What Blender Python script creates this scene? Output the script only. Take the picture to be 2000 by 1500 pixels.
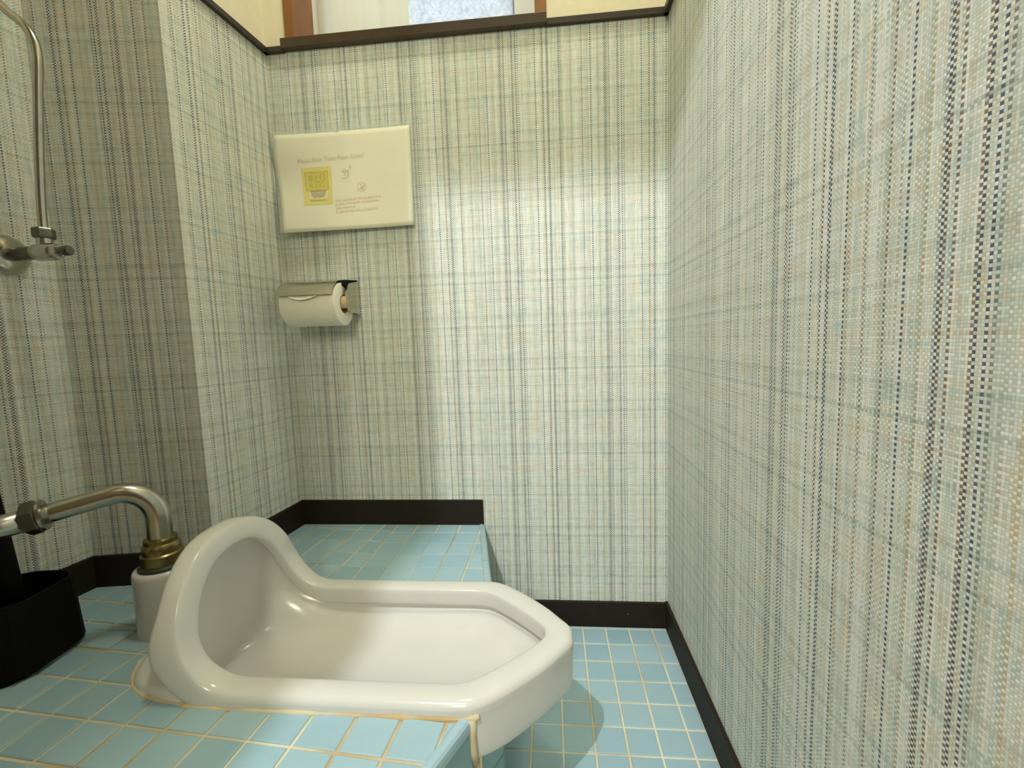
import bpy, bmesh, math, random
from mathutils import Vector, Matrix
random.seed(7)
S = bpy.context.scene
COL = S.collection
for o in list(bpy.data.objects):
    bpy.data.objects.remove(o)

# ------------------------------------------------------------------ camera
CAM = (-0.2396, -0.9449, 0.6398)
yaw, pitch, roll, FPX = -0.0917, -0.0974, -0.0338, 864.65
cy_, sy_, cp_, sp_ = math.cos(yaw), math.sin(yaw), math.cos(pitch), math.sin(pitch)
fw = Vector((sy_ * cp_, cy_ * cp_, sp_))
rt0 = Vector((cy_, -sy_, 0))
up0 = rt0.cross(fw)
rt = math.cos(roll) * rt0 + math.sin(roll) * up0
up = -math.sin(roll) * rt0 + math.cos(roll) * up0
cam_d = bpy.data.cameras.new('camera')
cam = bpy.data.objects.new('camera', cam_d)
COL.objects.link(cam)
cam.matrix_world = Matrix(((rt.x, up.x, -fw.x, CAM[0]), (rt.y, up.y, -fw.y, CAM[1]), (rt.z, up.z, -fw.z, CAM[2]), (0, 0, 0, 1)))
cam_d.sensor_fit = 'HORIZONTAL'
cam_d.sensor_width = 36.0
cam_d.lens = FPX * 36.0 / 2000.0
cam_d.clip_start = 0.01
S.camera = cam

# ------------------------------------------------------------------ light
w = bpy.data.worlds.new('daylight')
S.world = w
w.use_nodes = True
bg = w.node_tree.nodes['Background']
bg.inputs[0].default_value = (0.97, 0.99, 1.0, 1)
bg.inputs[1].default_value = 1.6
S.view_settings.view_transform = 'Standard'
S.view_settings.look = 'None'
S.view_settings.exposure = 0.12
S.view_settings.gamma = 1.0
S.view_settings.use_curve_mapping = False


def lamp(name, kind, loc, energy, color, **kw):
    d = bpy.data.lights.new(name, kind)
    d.energy = energy
    d.color = color
    rot = kw.pop('rotation', None)
    for k, v in kw.items():
        setattr(d, k, v)
    o = bpy.data.objects.new(name, d)
    if rot:
        o.rotation_euler = rot
    o.location = loc
    COL.objects.link(o)
    return o


LAMP_E = 108.0
AMB_E = 20.0
lamp('corridor_bulb', 'POINT', (-0.66, -1.58, 2.2), LAMP_E, (0.90, 0.94, 1.0), shadow_soft_size=0.014)
# unseen fill panel, added for soft corridor light through the open door
lamp('corridor_fill', 'AREA', (-0.42, -2.6, 1.75), AMB_E, (0.97, 1.0, 0.74), shape='RECTANGLE', size=0.36, size_y=0.6, rotation=(math.radians(90), 0, 0))
# the small warm ceiling lamp of the toilet room
lamp('room_lamp', 'AREA', (-0.36, -0.38, 2.22), 6.5, (0.95, 1.0, 0.80), shape='DISK', size=0.2)


# ------------------------------------------------------------------ helpers
def mesh_obj(name, verts, faces, mat=None, parent=None, smooth=False, uvs=None, mats=None, fmats=None):
    me = bpy.data.meshes.new(name)
    me.from_pydata([tuple(v) for v in verts], [], faces)
    if mats:
        for m in mats:
            me.materials.append(m)
        for p, i in zip(me.polygons, fmats):
            p.material_index = i
    elif mat:
        me.materials.append(mat)
    if uvs is not None:
        lay = me.uv_layers.new(name='UVMap')
        for p in me.polygons:
            for li, vi in zip(p.loop_indices, p.vertices):
                lay.data[li].uv = uvs[p.index][list(p.vertices).index(vi)]
    if smooth:
        for p in me.polygons:
            p.use_smooth = True
    me.validate()
    o = bpy.data.objects.new(name, me)
    COL.objects.link(o)
    if parent:
        o.parent = parent
    return o


def fix_normals(o):
    bm = bmesh.new()
    bm.from_mesh(o.data)
    bmesh.ops.recalc_face_normals(bm, faces=bm.faces)
    bm.to_mesh(o.data)
    bm.free()
    return o


def box(name, a, b, mat, parent=None, bevel=0.0, segs=2):
    (x0, y0, z0), (x1, y1, z1) = a, b
    bm = bmesh.new()
    bmesh.ops.create_cube(bm, size=1.0)
    for v in bm.verts:
        v.co = Vector(((x0 + x1) / 2 + v.co.x * (x1 - x0), (y0 + y1) / 2 + v.co.y * (y1 - y0), (z0 + z1) / 2 + v.co.z * (z1 - z0)))
    if bevel:
        bmesh.ops.bevel(bm, geom=list(bm.edges), offset=bevel, segments=segs, profile=0.5, affect='EDGES')
    me = bpy.data.meshes.new(name)
    bm.to_mesh(me)
    bm.free()
    me.materials.append(mat)
    o = bpy.data.objects.new(name, me)
    COL.objects.link(o)
    if parent:
        o.parent = parent
    return o


def tube(name, pts, rad, mat, parent=None, seg=20, caps=True, flat=None):
    """swept tube along points, rad a number or a list"""
    pts = [Vector(p) for p in pts]
    n = len(pts)
    rads = rad if isinstance(rad, (list, tuple)) else [rad] * n
    V, F = [], []
    prev = None
    for i, p in enumerate(pts):
        t = (pts[min(i + 1, n - 1)] - pts[max(i - 1, 0)]).normalized()
        if prev is None:
            a = Vector((0, 0, 1)) if abs(t.z) < 0.9 else Vector((1, 0, 0))
            u = (a - t * a.dot(t)).normalized()
        else:
            u = (prev - t * prev.dot(t)).normalized()
        prev = u
        v = t.cross(u)
        for k in range(seg):
            an = 2 * math.pi * k / seg
            V.append(p + (u * math.cos(an) + v * math.sin(an)) * rads[i])
    for i in range(n - 1):
        for k in range(seg):
            k2 = (k + 1) % seg
            F.append((i * seg + k, i * seg + k2, (i + 1) * seg + k2, (i + 1) * seg + k))
    if caps:
        F.append(tuple(reversed(range(seg))))
        F.append(tuple((n - 1) * seg + k for k in range(seg)))
    return fix_normals(mesh_obj(name, V, F, mat, parent, smooth=True))


def shade_auto(o, ang=40):
    """flat across hard edges"""
    bm = bmesh.new()
    bm.from_mesh(o.data)
    for e in bm.edges:
        if len(e.link_faces) == 2 and e.calc_face_angle(0) > math.radians(ang):
            e.smooth = False
    bm.to_mesh(o.data)
    bm.free()
    return o


def lathe(name, prof, org, axis, mat, parent=None, seg=32, sharp=35):
    """prof: (r, h) along axis from org"""
    ax = Vector(axis).normalized()
    a = Vector((0, 0, 1)) if abs(ax.z) < 0.9 else Vector((1, 0, 0))
    u = (a - ax * a.dot(ax)).normalized()
    v = ax.cross(u)
    V, F = [], []
    for r, h in prof:
        for k in range(seg):
            an = 2 * math.pi * k / seg
            V.append(Vector(org) + ax * h + (u * math.cos(an) + v * math.sin(an)) * max(r, 1e-5))
    for i in range(len(prof) - 1):
        for k in range(seg):
            k2 = (k + 1) % seg
            F.append((i * seg + k, i * seg + k2, (i + 1) * seg + k2, (i + 1) * seg + k))
    F.append(tuple(range(seg)))
    F.append(tuple((len(prof) - 1) * seg + k for k in range(seg)))
    o = fix_normals(mesh_obj(name, V, F, mat, parent, smooth=True))
    return shade_auto(o, sharp)


def empty(name, loc):
    o = bpy.data.objects.new(name, None)
    o.location = loc
    o.empty_display_size = 0.05
    COL.objects.link(o)
    return o


def adopt(root, *kids):
    m = Matrix.Translation(root.location).inverted()
    for k in kids:
        k.parent = root
        k.matrix_parent_inverse = m


def tag(o, label, cat, group=None):
    o['label'] = label
    o['category'] = cat
    if group:
        o['group'] = group
    return o


def struct(o, label=None):
    o['kind'] = 'structure'
    if label:
        o['label'] = label
    return o


def catmull(P, n):
    """P list of equal-length tuples, n samples, uniform"""
    out = []
    m = len(P) - 1
    for i in range(n):
        t = i / (n - 1) * m
        k = min(int(t), m - 1)
        f = t - k
        p0, p1, p2, p3 = P[max(k - 1, 0)], P[k], P[k + 1], P[min(k + 2, m)]
        out.append(tuple(0.5 * (2 * b + (c - a) * f + (2 * a - 5 * b + 4 * c - d) * f * f + (-a + 3 * b - 3 * c + d) * f ** 3) for a, b, c, d in zip(p0, p1, p2, p3)))
    return out


# ------------------------------------------------------------------ materials
def lin(r, g, b):
    def f(c):
        c /= 255.0
        return c / 12.92 if c <= 0.04045 else ((c + 0.055) / 1.055) ** 2.4
    return (f(r), f(g), f(b), 1)


class NT:
    def __init__(s, name):
        s.m = bpy.data.materials.new(name)
        s.m.use_nodes = True
        s.t = s.m.node_tree
        s.b = s.t.nodes['Principled BSDF']

    def n(s, typ, **kw):
        nd = s.t.nodes.new(typ)
        for k, v in kw.items():
            setattr(nd, k, v)
        return nd

    def l(s, a, b):
        s.t.links.new(a, b)

    def math(s, op, a, b=None, c=None):
        nd = s.n('ShaderNodeMath', operation=op)
        for i, x in enumerate((a, b, c)):
            if x is None:
                continue
            if isinstance(x, (int, float)):
                nd.inputs[i].default_value = x
            else:
                s.l(x, nd.inputs[i])
        return nd.outputs[0]

    def ramp(s, fac, stops, interp='LINEAR'):
        nd = s.n('ShaderNodeValToRGB')
        cr = nd.color_ramp
        cr.interpolation = interp
        while len(cr.elements) < len(stops):
            cr.elements.new(0.5)
        for e, (p, c) in zip(cr.elements, stops):
            e.position = p
            e.color = c
        s.l(fac, nd.inputs[0])
        return nd.outputs[0]

    def mix(s, fac, a, b, blend='MIX'):
        nd = s.n('ShaderNodeMix', data_type='RGBA', blend_type=blend)
        for k, x in ((0, fac), (6, a), (7, b)):
            if isinstance(x, (int, float)):
                nd.inputs[k].default_value = x
            elif isinstance(x, tuple):
                nd.inputs[k].default_value = x
            else:
                s.l(x, nd.inputs[k])
        return nd.outputs[2]


def simple(name, col, rough=0.5, metal=0.0, spec=0.5, noise=0.0, nscale=30.0, col2=None, bump=0.0, coat=0.0):
    t = NT(name)
    t.b.inputs['Roughness'].default_value = rough
    t.b.inputs['Metallic'].default_value = metal
    t.b.inputs['Specular IOR Level'].default_value = spec
    t.b.inputs['Coat Weight'].default_value = coat
    t.b.inputs['Coat Roughness'].default_value = 0.05
    tc = t.n('ShaderNodeTexCoord')
    nz = t.n('ShaderNodeTexNoise')
    nz.inputs['Scale'].default_value = nscale
    nz.inputs['Detail'].default_value = 4
    t.l(tc.outputs['Object'], nz.inputs['Vector'])
    c2 = col2 or tuple(list(c * (1 - noise) for c in col[:3]) + [1])
    r = t.ramp(nz.outputs[0], [(0.35, col), (0.7, c2)])
    t.l(r, t.b.inputs['Base Color'])
    if bump:
        bp = t.n('ShaderNodeBump')
        bp.inputs['Strength'].default_value = bump
        bp.inputs['Distance'].default_value = 0.001
        t.l(nz.outputs[0], bp.inputs['Height'])
        t.l(bp.outputs[0], t.b.inputs['Normal'])
    return t.m


def wallpaper():
    t = NT('woven_wallpaper')
    t.b.inputs['Roughness'].default_value = 0.62
    t.b.inputs['Specular IOR Level'].default_value = 0.3
    uv = t.n('ShaderNodeUVMap')
    sep = t.n('ShaderNodeSeparateXYZ')
    t.l(uv.outputs[0], sep.inputs[0])
    c = 0.00215
    u = t.math('DIVIDE', sep.outputs[0], c)
    v = t.math('DIVIDE', sep.outputs[1], c)
    iu, iv = t.math('FLOOR', u), t.math('FLOOR', v)
    fu, fv = t.math('FRACT', u), t.math('FRACT', v)
    # repeat of the print
    pu = t.math('FLOORED_MODULO', iu, 97.0)
    pv = t.math('FLOORED_MODULO', iv, 43.0)

    def wn(x, seed):
        nd = t.n('ShaderNodeTexWhiteNoise', noise_dimensions='1D')
        t.l(t.math('ADD', x, seed), nd.inputs['W'])
        return nd.outputs['Value']

    def n1(x, scale, seed):
        nd = t.n('ShaderNodeTexNoise', noise_dimensions='1D')
        t.l(t.math('ADD', t.math('MULTIPLY', x, scale), seed), nd.inputs['W'])
        nd.inputs['Scale'].default_value = 1.0
        nd.inputs['Detail'].default_value = 1.0
        return nd.outputs[0]

    cream, pale, grey = lin(248, 247, 243), lin(241, 243, 238), lin(228, 231, 226)
    sage, teal, tan, ochre = lin(220, 225, 216), lin(202, 219, 219), lin(238, 228, 214), lin(222, 198, 160)
    navy, brown, slate, taupe = lin(96, 104, 128), lin(152, 130, 120), lin(162, 170, 174), lin(198, 190, 180)
    # warp threads: mostly pale, dark ones of several depths between them
    wsel = t.math('ADD', t.math('MULTIPLY', wn(pu, 3.3), 0.94), t.math('MULTIPLY', n1(pu, 0.16, 11.0), 0.12))
    warp = t.ramp(wsel, [(0.0, pale), (0.26, grey), (0.38, cream), (0.48, sage), (0.56, tan), (0.63, grey), (0.70, teal), (0.755, ochre), (0.80, taupe), (0.86, slate), (0.905, brown), (0.94, navy)], 'CONSTANT')
    # weft threads: pale, with two darker lines in each repeat
    fsel = wn(pv, 71.0)
    weft = t.ramp(fsel, [(0.0, cream), (0.40, pale), (0.62, cream), (0.88, grey), (0.94, tan), (0.96, pale)], 'CONSTANT')
    pvn = t.math('DIVIDE', pv, 43.0)
    lines = t.ramp(pvn, [(0.0, (0, 0, 0, 1)), (0.23, (1, 1, 1, 1)), (0.275, (0, 0, 0, 1)), (0.42, (.6, .6, .6, 1)), (0.49, (0, 0, 0, 1)), (0.80, (.35, .35, .35, 1)), (0.83, (0, 0, 0, 1))], 'CONSTANT')
    weft = t.mix(t.math('MULTIPLY', lines, 0.45), weft, lin(160, 168, 164))
    # slubs: colour drifting along the threads in patches
    slub = t.n('ShaderNodeTexNoise', noise_dimensions='2D')
    cmb = t.n('ShaderNodeCombineXYZ')
    t.l(t.math('MULTIPLY', iu, 0.36), cmb.inputs[0])
    t.l(t.math('MULTIPLY', iv, 0.045), cmb.inputs[1])
    t.l(cmb.outputs[0], slub.inputs['Vector'])
    slub.inputs['Scale'].default_value = 1.0
    slub.inputs['Detail'].default_value = 1.5
    slub2 = t.n('ShaderNodeTexNoise', noise_dimensions='2D')
    cmb2 = t.n('ShaderNodeCombineXYZ')
    t.l(t.math('MULTIPLY', iu, 0.05), cmb2.inputs[0])
    t.l(t.math('MULTIPLY', iv, 0.30), cmb2.inputs[1])
    t.l(cmb2.outputs[0], slub2.inputs['Vector'])
    slub2.inputs['Scale'].default_value = 1.0
    slub2.inputs['Detail'].default_value = 1.5
    tint = t.ramp(slub.outputs[0], [(0.3, lin(214, 228, 232)), (0.45, (1, 1, 1, 1)), (0.56, (1, 1, 1, 1)), (0.68, lin(248, 230, 216))])
    tint2 = t.ramp(slub2.outputs[0], [(0.3, lin(228, 236, 236)), (0.45, (1, 1, 1, 1)), (0.6, (1, 1, 1, 1)), (0.7, lin(248, 240, 228))])
    warp = t.mix(1.0, warp, tint, 'MULTIPLY')
    weft = t.mix(1.0, weft, tint2, 'MULTIPLY')
    vary = t.ramp(wn(iu, 17.7), [(0.0, lin(232, 234, 232)), (0.7, (1, 1, 1, 1))])
    vary2 = t.ramp(wn(iv, 29.1), [(0.0, lin(238, 240, 238)), (0.7, (1, 1, 1, 1))])
    warp = t.mix(1.0, warp, vary, 'MULTIPLY')
    weft = t.mix(1.0, weft, vary2, 'MULTIPLY')
    # plain weave
    par = t.math('FLOORED_MODULO', t.math('ADD', iu, iv), 2.0)
    colr = t.mix(par, weft, warp)
    # rounded thread relief, darker in the gaps between threads
    du = t.math('ABSOLUTE', t.math('SUBTRACT', fu, 0.5))
    dv = t.math('ABSOLUTE', t.math('SUBTRACT', fv, 0.5))
    d = t.math('MAXIMUM', du, dv)
    gap = t.ramp(d, [(0.36, (1, 1, 1, 1)), (0.5, lin(214, 218, 208))])
    colr = t.mix(1.0, colr, gap, 'MULTIPLY')
    bands = t.ramp(n1(iu, 0.17, 5.0), [(0.34, lin(238, 241, 238)), (0.5, (1, 1, 1, 1)), (0.62, (1, 1, 1, 1)), (0.74, lin(246, 245, 240))])
    colr = t.mix(1.0, colr, bands, 'MULTIPLY')
    colr = t.mix(1.0, colr, lin(251, 251, 249), 'MULTIPLY')
    t.l(colr, t.b.inputs['Base Color'])
    bp = t.n('ShaderNodeBump')
    bp.inputs['Strength'].default_value = 0.25
    bp.inputs['Distance'].default_value = 0.0004
    t.l(t.math('SUBTRACT', 0.5, d), bp.inputs['Height'])
    t.l(bp.outputs[0], t.b.inputs['Normal'])
    return t.m


def tile_mat(name, c1, c2):
    t = NT(name)
    t.b.inputs['Roughness'].default_value = 0.26
    t.b.inputs['Specular IOR Level'].default_value = 0.5
    oi = t.n('ShaderNodeObjectInfo')
    tc = t.n('ShaderNodeTexCoord')
    nz = t.n('ShaderNodeTexNoise')
    nz.inputs['Scale'].default_value = 90
    nz.inputs['Detail'].default_value = 5
    t.l(tc.outputs['Object'], nz.inputs['Vector'])
    f = t.math('ADD', t.math('MULTIPLY', oi.outputs['Random'], 0.7), t.math('MULTIPLY', nz.outputs[0], 0.4))
    t.l(t.ramp(f, [(0.1, c1), (1.0, c2)]), t.b.inputs['Base Color'])
    bp = t.n('ShaderNodeBump')
    bp.inputs['Strength'].default_value = 0.12
    bp.inputs['Distance'].default_value = 0.001
    t.l(nz.outputs[0], bp.inputs['Height'])
    t.l(bp.outputs[0], t.b.inputs['Normal'])
    return t.m


def grout_mat(name, a, b, scale=7):
    t = NT(name)
    t.b.inputs['Roughness'].default_value = 0.85
    tc = t.n('ShaderNodeTexCoord')
    nz = t.n('ShaderNodeTexNoise')
    nz.inputs['Scale'].default_value = scale
    nz.inputs['Detail'].default_value = 5
    t.l(tc.outputs['Object'], nz.inputs['Vector'])
    t.l(t.ramp(nz.outputs[0], [(0.42, a), (0.62, b)]), t.b.inputs['Base Color'])
    return t.m


M_WP = wallpaper()
M_PLASTER = simple('cream_plaster', lin(240, 229, 200), 0.85, noise=0.05, nscale=60, bump=0.15)
M_CEIL = simple('ceiling_board', lin(168, 146, 112), 0.9, noise=0.04)
M_DARK = simple('dark_brown_wood', lin(56, 44, 33), 0.38, noise=0.25, nscale=14)
M_SILL = simple('brown_sill_wood', lin(74, 58, 42), 0.32, noise=0.2, nscale=14)
M_JAMB = simple('varnished_jamb_wood', lin(150, 96, 40), 0.4, noise=0.25, nscale=20)
M_VINYL = simple('dark_vinyl_baseboard', lin(40, 32, 26), 0.6, spec=0.2, noise=0.15, nscale=40)
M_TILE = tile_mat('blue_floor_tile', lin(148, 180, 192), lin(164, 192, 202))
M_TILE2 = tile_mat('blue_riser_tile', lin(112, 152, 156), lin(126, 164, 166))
M_GROUT = grout_mat('cream_grout', lin(224, 218, 194), lin(200, 180, 140))
M_GROUT_B = grout_mat('stained_grout', lin(216, 208, 180), lin(186, 158, 112), 7)
M_CERAMIC = simple('white_glazed_ceramic', lin(214, 212, 206), 0.2, noise=0.02, coat=0.15)
M_CHROME = simple('worn_chrome', lin(196, 194, 184), 0.24, metal=1.0, noise=0.18, nscale=60)
M_STEEL = simple('polished_steel', lin(200, 196, 182), 0.2, metal=1.0, noise=0.06, nscale=40)
M_BRASS = simple('tarnished_brass', lin(150, 136, 92), 0.34, metal=1.0, noise=0.4, nscale=50)
M_DKMETAL = simple('dull_dark_metal', lin(112, 112, 104), 0.35, metal=1.0, noise=0.3, nscale=60)
M_RUBBER = simple('dark_rubber', lin(48, 50, 40), 0.55)
M_BLACK = simple('black_plastic', lin(10, 10, 10), 0.7, spec=0.15)
M_PAPER = simple('tissue_paper', lin(244, 238, 222), 0.9, noise=0.03, nscale=80, bump=0.1)
M_CARD = simple('cardboard_core', lin(214, 186, 146), 0.85)
M_SHEET = simple('cream_printed_paper', lin(244, 237, 214), 0.5, noise=0.03, nscale=18)
M_ALU = simple('white_aluminium', lin(232, 234, 234), 0.35)
M_GASKET = simple('grey_gasket', lin(92, 92, 98), 0.6)
M_HALL = simple('corridor_plaster', lin(120, 104, 82), 0.9)
M_HALLF = simple('corridor_floor_board', lin(110, 84, 58), 0.5)


def film_mat():
    t = NT('clear_laminate')
    t.b.inputs['Base Color'].default_value = lin(225, 235, 225)
    t.b.inputs['Roughness'].default_value = 0.22
    t.b.inputs['Alpha'].default_value = 0.3
    return t.m


def glass_mat():
    t = NT('figured_glass')
    out = t.t.nodes['Material Output']
    tc = t.n('ShaderNodeTexCoord')
    vor = t.n('ShaderNodeTexNoise')
    vor.inputs['Scale'].default_value = 55
    vor.inputs['Detail'].default_value = 3
    vor.inputs['Distortion'].default_value = 2.2
    t.l(tc.outputs['Object'], vor.inputs['Vector'])
    col = t.ramp(vor.outputs[0], [(0.4, (0.60, 0.66, 0.68, 1)), (0.55, (0.76, 0.79, 0.80, 1))])
    tr = t.n('ShaderNodeBsdfTranslucent')
    t.l(col, tr.inputs[0])
    gl = t.n('ShaderNodeBsdfGlossy')
    gl.inputs['Roughness'].default_value = 0.15
    mx = t.n('ShaderNodeMixShader')
    mx.inputs[0].default_value = 0.06
    t.l(tr.outputs[0], mx.inputs[1])
    t.l(gl.outputs[0], mx.inputs[2])
    bp = t.n('ShaderNodeBump')
    bp.inputs['Strength'].default_value = 0.5
    bp.inputs['Distance'].default_value = 0.002
    t.l(vor.outputs[0], bp.inputs['Height'])
    t.l(bp.outputs[0], gl.inputs['Normal'])
    t.l(mx.outputs[0], out.inputs[0])
    return t.m


def cloth_mat():
    t = NT('cream_cloth')
    out = t.t.nodes['Material Output']
    df = t.n('ShaderNodeBsdfDiffuse')
    df.inputs[0].default_value = lin(246, 236, 206)
    tr = t.n('ShaderNodeBsdfTranslucent')
    tr.inputs[0].default_value = lin(250, 240, 212)
    mx = t.n('ShaderNodeMixShader')
    mx.inputs[0].default_value = 0.72
    t.l(df.outputs[0], mx.inputs[1])
    t.l(tr.outputs[0], mx.inputs[2])
    t.l(mx.outputs[0], out.inputs[0])
    return t.m


M_FILM, M_GLASS, M_CLOTH = film_mat(), glass_mat(), cloth_mat()

# ------------------------------------------------------------------ room shell
HP = 0.2335           # platform height
ZT = 1.258            # wallpaper ends
ZC = 2.30             # ceiling
YF = -1.15            # front wall with the door opening
LEFT = [(-0.822, 0.0), (-0.848, -0.238), (-1.047, -0.272), (-1.058, -0.342), (-1.098, -0.384), (-1.125, -0.5), (-1.13, YF)]
WT = 0.05


def wall_strip(name, pts, z0, zs, z1, lower, upper, u0=0.0, thick=WT, side=1):
    """vertical wall along a plan polyline; side=+1: thickness to the right of travel"""
    V, F, UV, FM = [], [], [], []
    u = u0
    for (ax, ay), (bx, by) in zip(pts[:-1], pts[1:]):
        L = math.hypot(bx - ax, by - ay)
        nx, ny = (by - ay) / L * side * thick, -(bx - ax) / L * side * thick
        for (za, zb, mi) in ((z0, zs, 0), (zs, z1, 1)):
            b = len(V)
            V += [(ax, ay, za), (bx, by, za), (bx, by, zb), (ax, ay, zb)]
            V += [(ax + nx, ay + ny, za), (bx + nx, by + ny, za), (bx + nx, by + ny, zb), (ax + nx, ay + ny, zb)]
            uvq = [(u, za), (u + L, za), (u + L, zb), (u, zb)]
            for f in ((0, 1, 2, 3), (7, 6, 5, 4), (0, 4, 5, 1), (3, 2, 6, 7), (1, 5, 6, 2), (0, 3, 7, 4)):
                F.append(tuple(b + i for i in f))
                UV.append([uvq[i % 4] for i in f])
                FM.append(mi)
        u += L
    return mesh_obj(name, V, F, uvs=UV, mats=[lower, upper], fmats=FM)


struct(wall_strip('wall_right', [(0, 0.1), (0, YF)], -0.02, ZT, ZC, M_WP, M_PLASTER, 0.3, side=-1))
struct(wall_strip('wall_left', LEFT, -0.02, ZT, ZC, M_WP, M_PLASTER, 0.11, side=1))

# back wall with the window opening
WX0, WX1, WZ0, WZ1 = -0.774, -0.2335, 1.262, 1.86
V, F, UV, FM = [], [], [], []


def slab(x0, x1, z0, z1, mi, y0=0.0, y1=0.1):
    b = len(V)
    for y in (y0, y1):
        for x, z in ((x0, z0), (x1, z0), (x1, z1), (x0, z1)):
            V.append((x, y, z))
    uvq = [(x0, z0), (x1, z0), (x1, z1), (x0, z1)]
    for f in ((0, 1, 2, 3), (7, 6, 5, 4), (0, 4, 5, 1), (3, 2, 6, 7), (1, 5, 6, 2), (0, 3, 7, 4)):
        F.append(tuple(b + i for i in f))
        UV.append([(uvq[i % 4][0] + 2.0, uvq[i % 4][1]) for i in f])
        FM.append(mi)


slab(-0.90, 0.05, -0.02, ZT, 0)
slab(-0.90, WX0, ZT, ZC, 1)
slab(WX1, 0.05, ZT, ZC, 1)
slab(WX0, WX1, WZ1, ZC, 1)
struct(mesh_obj('wall_back', V, F, uvs=UV, mats=[M_WP, M_PLASTER], fmats=FM))

# front wall with the door opening, and the corridor beyond it
DX0, DX1, DZ = -0.621, -0.02, 1.90
V, F, UV, FM = [], [], [], []
slab(-1.2, DX0, -0.02, ZC, 0, YF, YF - 0.05)
slab(DX0, DX1, DZ, ZC, 0, YF, YF - 0.05)
slab(DX1, 0.05, -0.02, ZC, 0, YF, YF - 0.05)
struct(mesh_obj('wall_front', V, F, uvs=UV, mats=[M_HALL, M_HALL], fmats=FM))
V, F, UV, FM = [], [], [], []
slab(-2.2, 1.6, -0.02, 2.4, 0, -2.75, -2.80)
struct(mesh_obj('wall_corridor', V, F, uvs=UV, mats=[M_HALL], fmats=FM))
V, F, UV, FM = [], [], [], []
slab(-2.2, -1.2, -0.02, 2.4, 0, YF, YF - 0.05)
slab(0.05, 1.6, -0.02, 2.4, 0, YF, YF - 0.05)
slab(-1.2, 0.05, ZC, 2.4, 0, YF, YF - 0.05)
struct(mesh_obj('wall_corridor.001', V, F, uvs=UV, mats=[M_HALL], fmats=FM))
struct(box('wall_corridor.002', (-2.25, -2.8, -0.02), (-2.2, YF, 2.4), M_HALL))
struct(box('wall_corridor.003', (1.6, -2.8, -0.02), (1.65, YF, 2.4), M_HALL))
struct(box('floor.001', (-2.25, -2.8, -0.06), (1.65, YF, -0.02), M_HALLF))
struct(box('ceiling.001', (-2.25, -2.8, 2.4), (1.65, YF - 0.05, 2.45), M_HALL))
struct(box('ceiling', (-1.2, YF - 0.05, ZC), (0.05, 0.1, ZC + 0.05), M_CEIL))


# baseboards and picture-rail trim: thin strips standing proud of the walls
def strip(name, pts, z0, z1, t, mat, side):
    P = [Vector((p[0], p[1], 0)) for p in pts]
    n = len(P)
    off = []
    for i in range(n):
        ns = []
        for a, b in ((i - 1, i), (i, i + 1)):
            if a >= 0 and b < n:
                d = (P[b] - P[a]).normalized()
                ns.append(Vector((d.y, -d.x, 0)) * side)
        m = sum(ns, Vector()).normalized()
        off.append(P[i] + m * t / max(0.4, m.dot(ns[0])))
    V, F = [], []
    for i in range(n):
        V += [(P[i].x, P[i].y, z0), (off[i].x, off[i].y, z0), (off[i].x, off[i].y, z1 - 0.001), (off[i].x * .5 + P[i].x * .5, off[i].y * .5 + P[i].y * .5, z1), (P[i].x, P[i].y, z1)]
    for i in range(n - 1):
        for k in range(5):
            k2 = (k + 1) % 5
            F.append((i * 5 + k, i * 5 + k2, (i + 1) * 5 + k2, (i + 1) * 5 + k))
    F.append((0, 1, 2, 3, 4))
    F.append(tuple((n - 1) * 5 + k for k in (4, 3, 2, 1, 0)))
    return fix_normals(mesh_obj(name, V, F, mat))


struct(strip('baseboard_left', LEFT, HP, HP + 0.057, 0.005, M_VINYL, -1))
struct(strip('baseboard_back', [(-0.822, 0), (-0.400, 0)], HP + 0.0005, HP + 0.057, 0.005, M_VINYL, 1))
struct(strip('baseboard_back.001', [(-0.41, 0), (0, 0)], 0, 0.058, 0.006, M_VINYL, 1))
bbr = struct(strip('baseboard_right', [(0, 0), (0, YF)], 0, 0.0605, 0.006, M_VINYL, 1))
nail = lathe('nail', [(0.0012, 0), (0.0012, 0.001), (0.0006, 0.0016)], (-0.087, -0.006, 0.032), (0, -1, 0), M_CHROME, seg=10)
nail.parent = bpy.data.objects['baseboard_back.001']
struct(strip('trim_1', LEFT, 1.2535, 1.2645, 0.009, M_DARK, -1))
struct(strip('trim_2', [(-0.822, 0), (-0.779, 0)], 1.2535, 1.2645, 0.009, M_DARK, 1))
struct(strip('trim_3', [(-0.2335, 0), (0, 0)], 1.2545, 1.2665, 0.009, M_DARK, 1))
struct(strip('trim_4', [(0, 0), (0, YF)], 1.2545, 1.2665, 0.009, M_DARK, 1))

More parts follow.
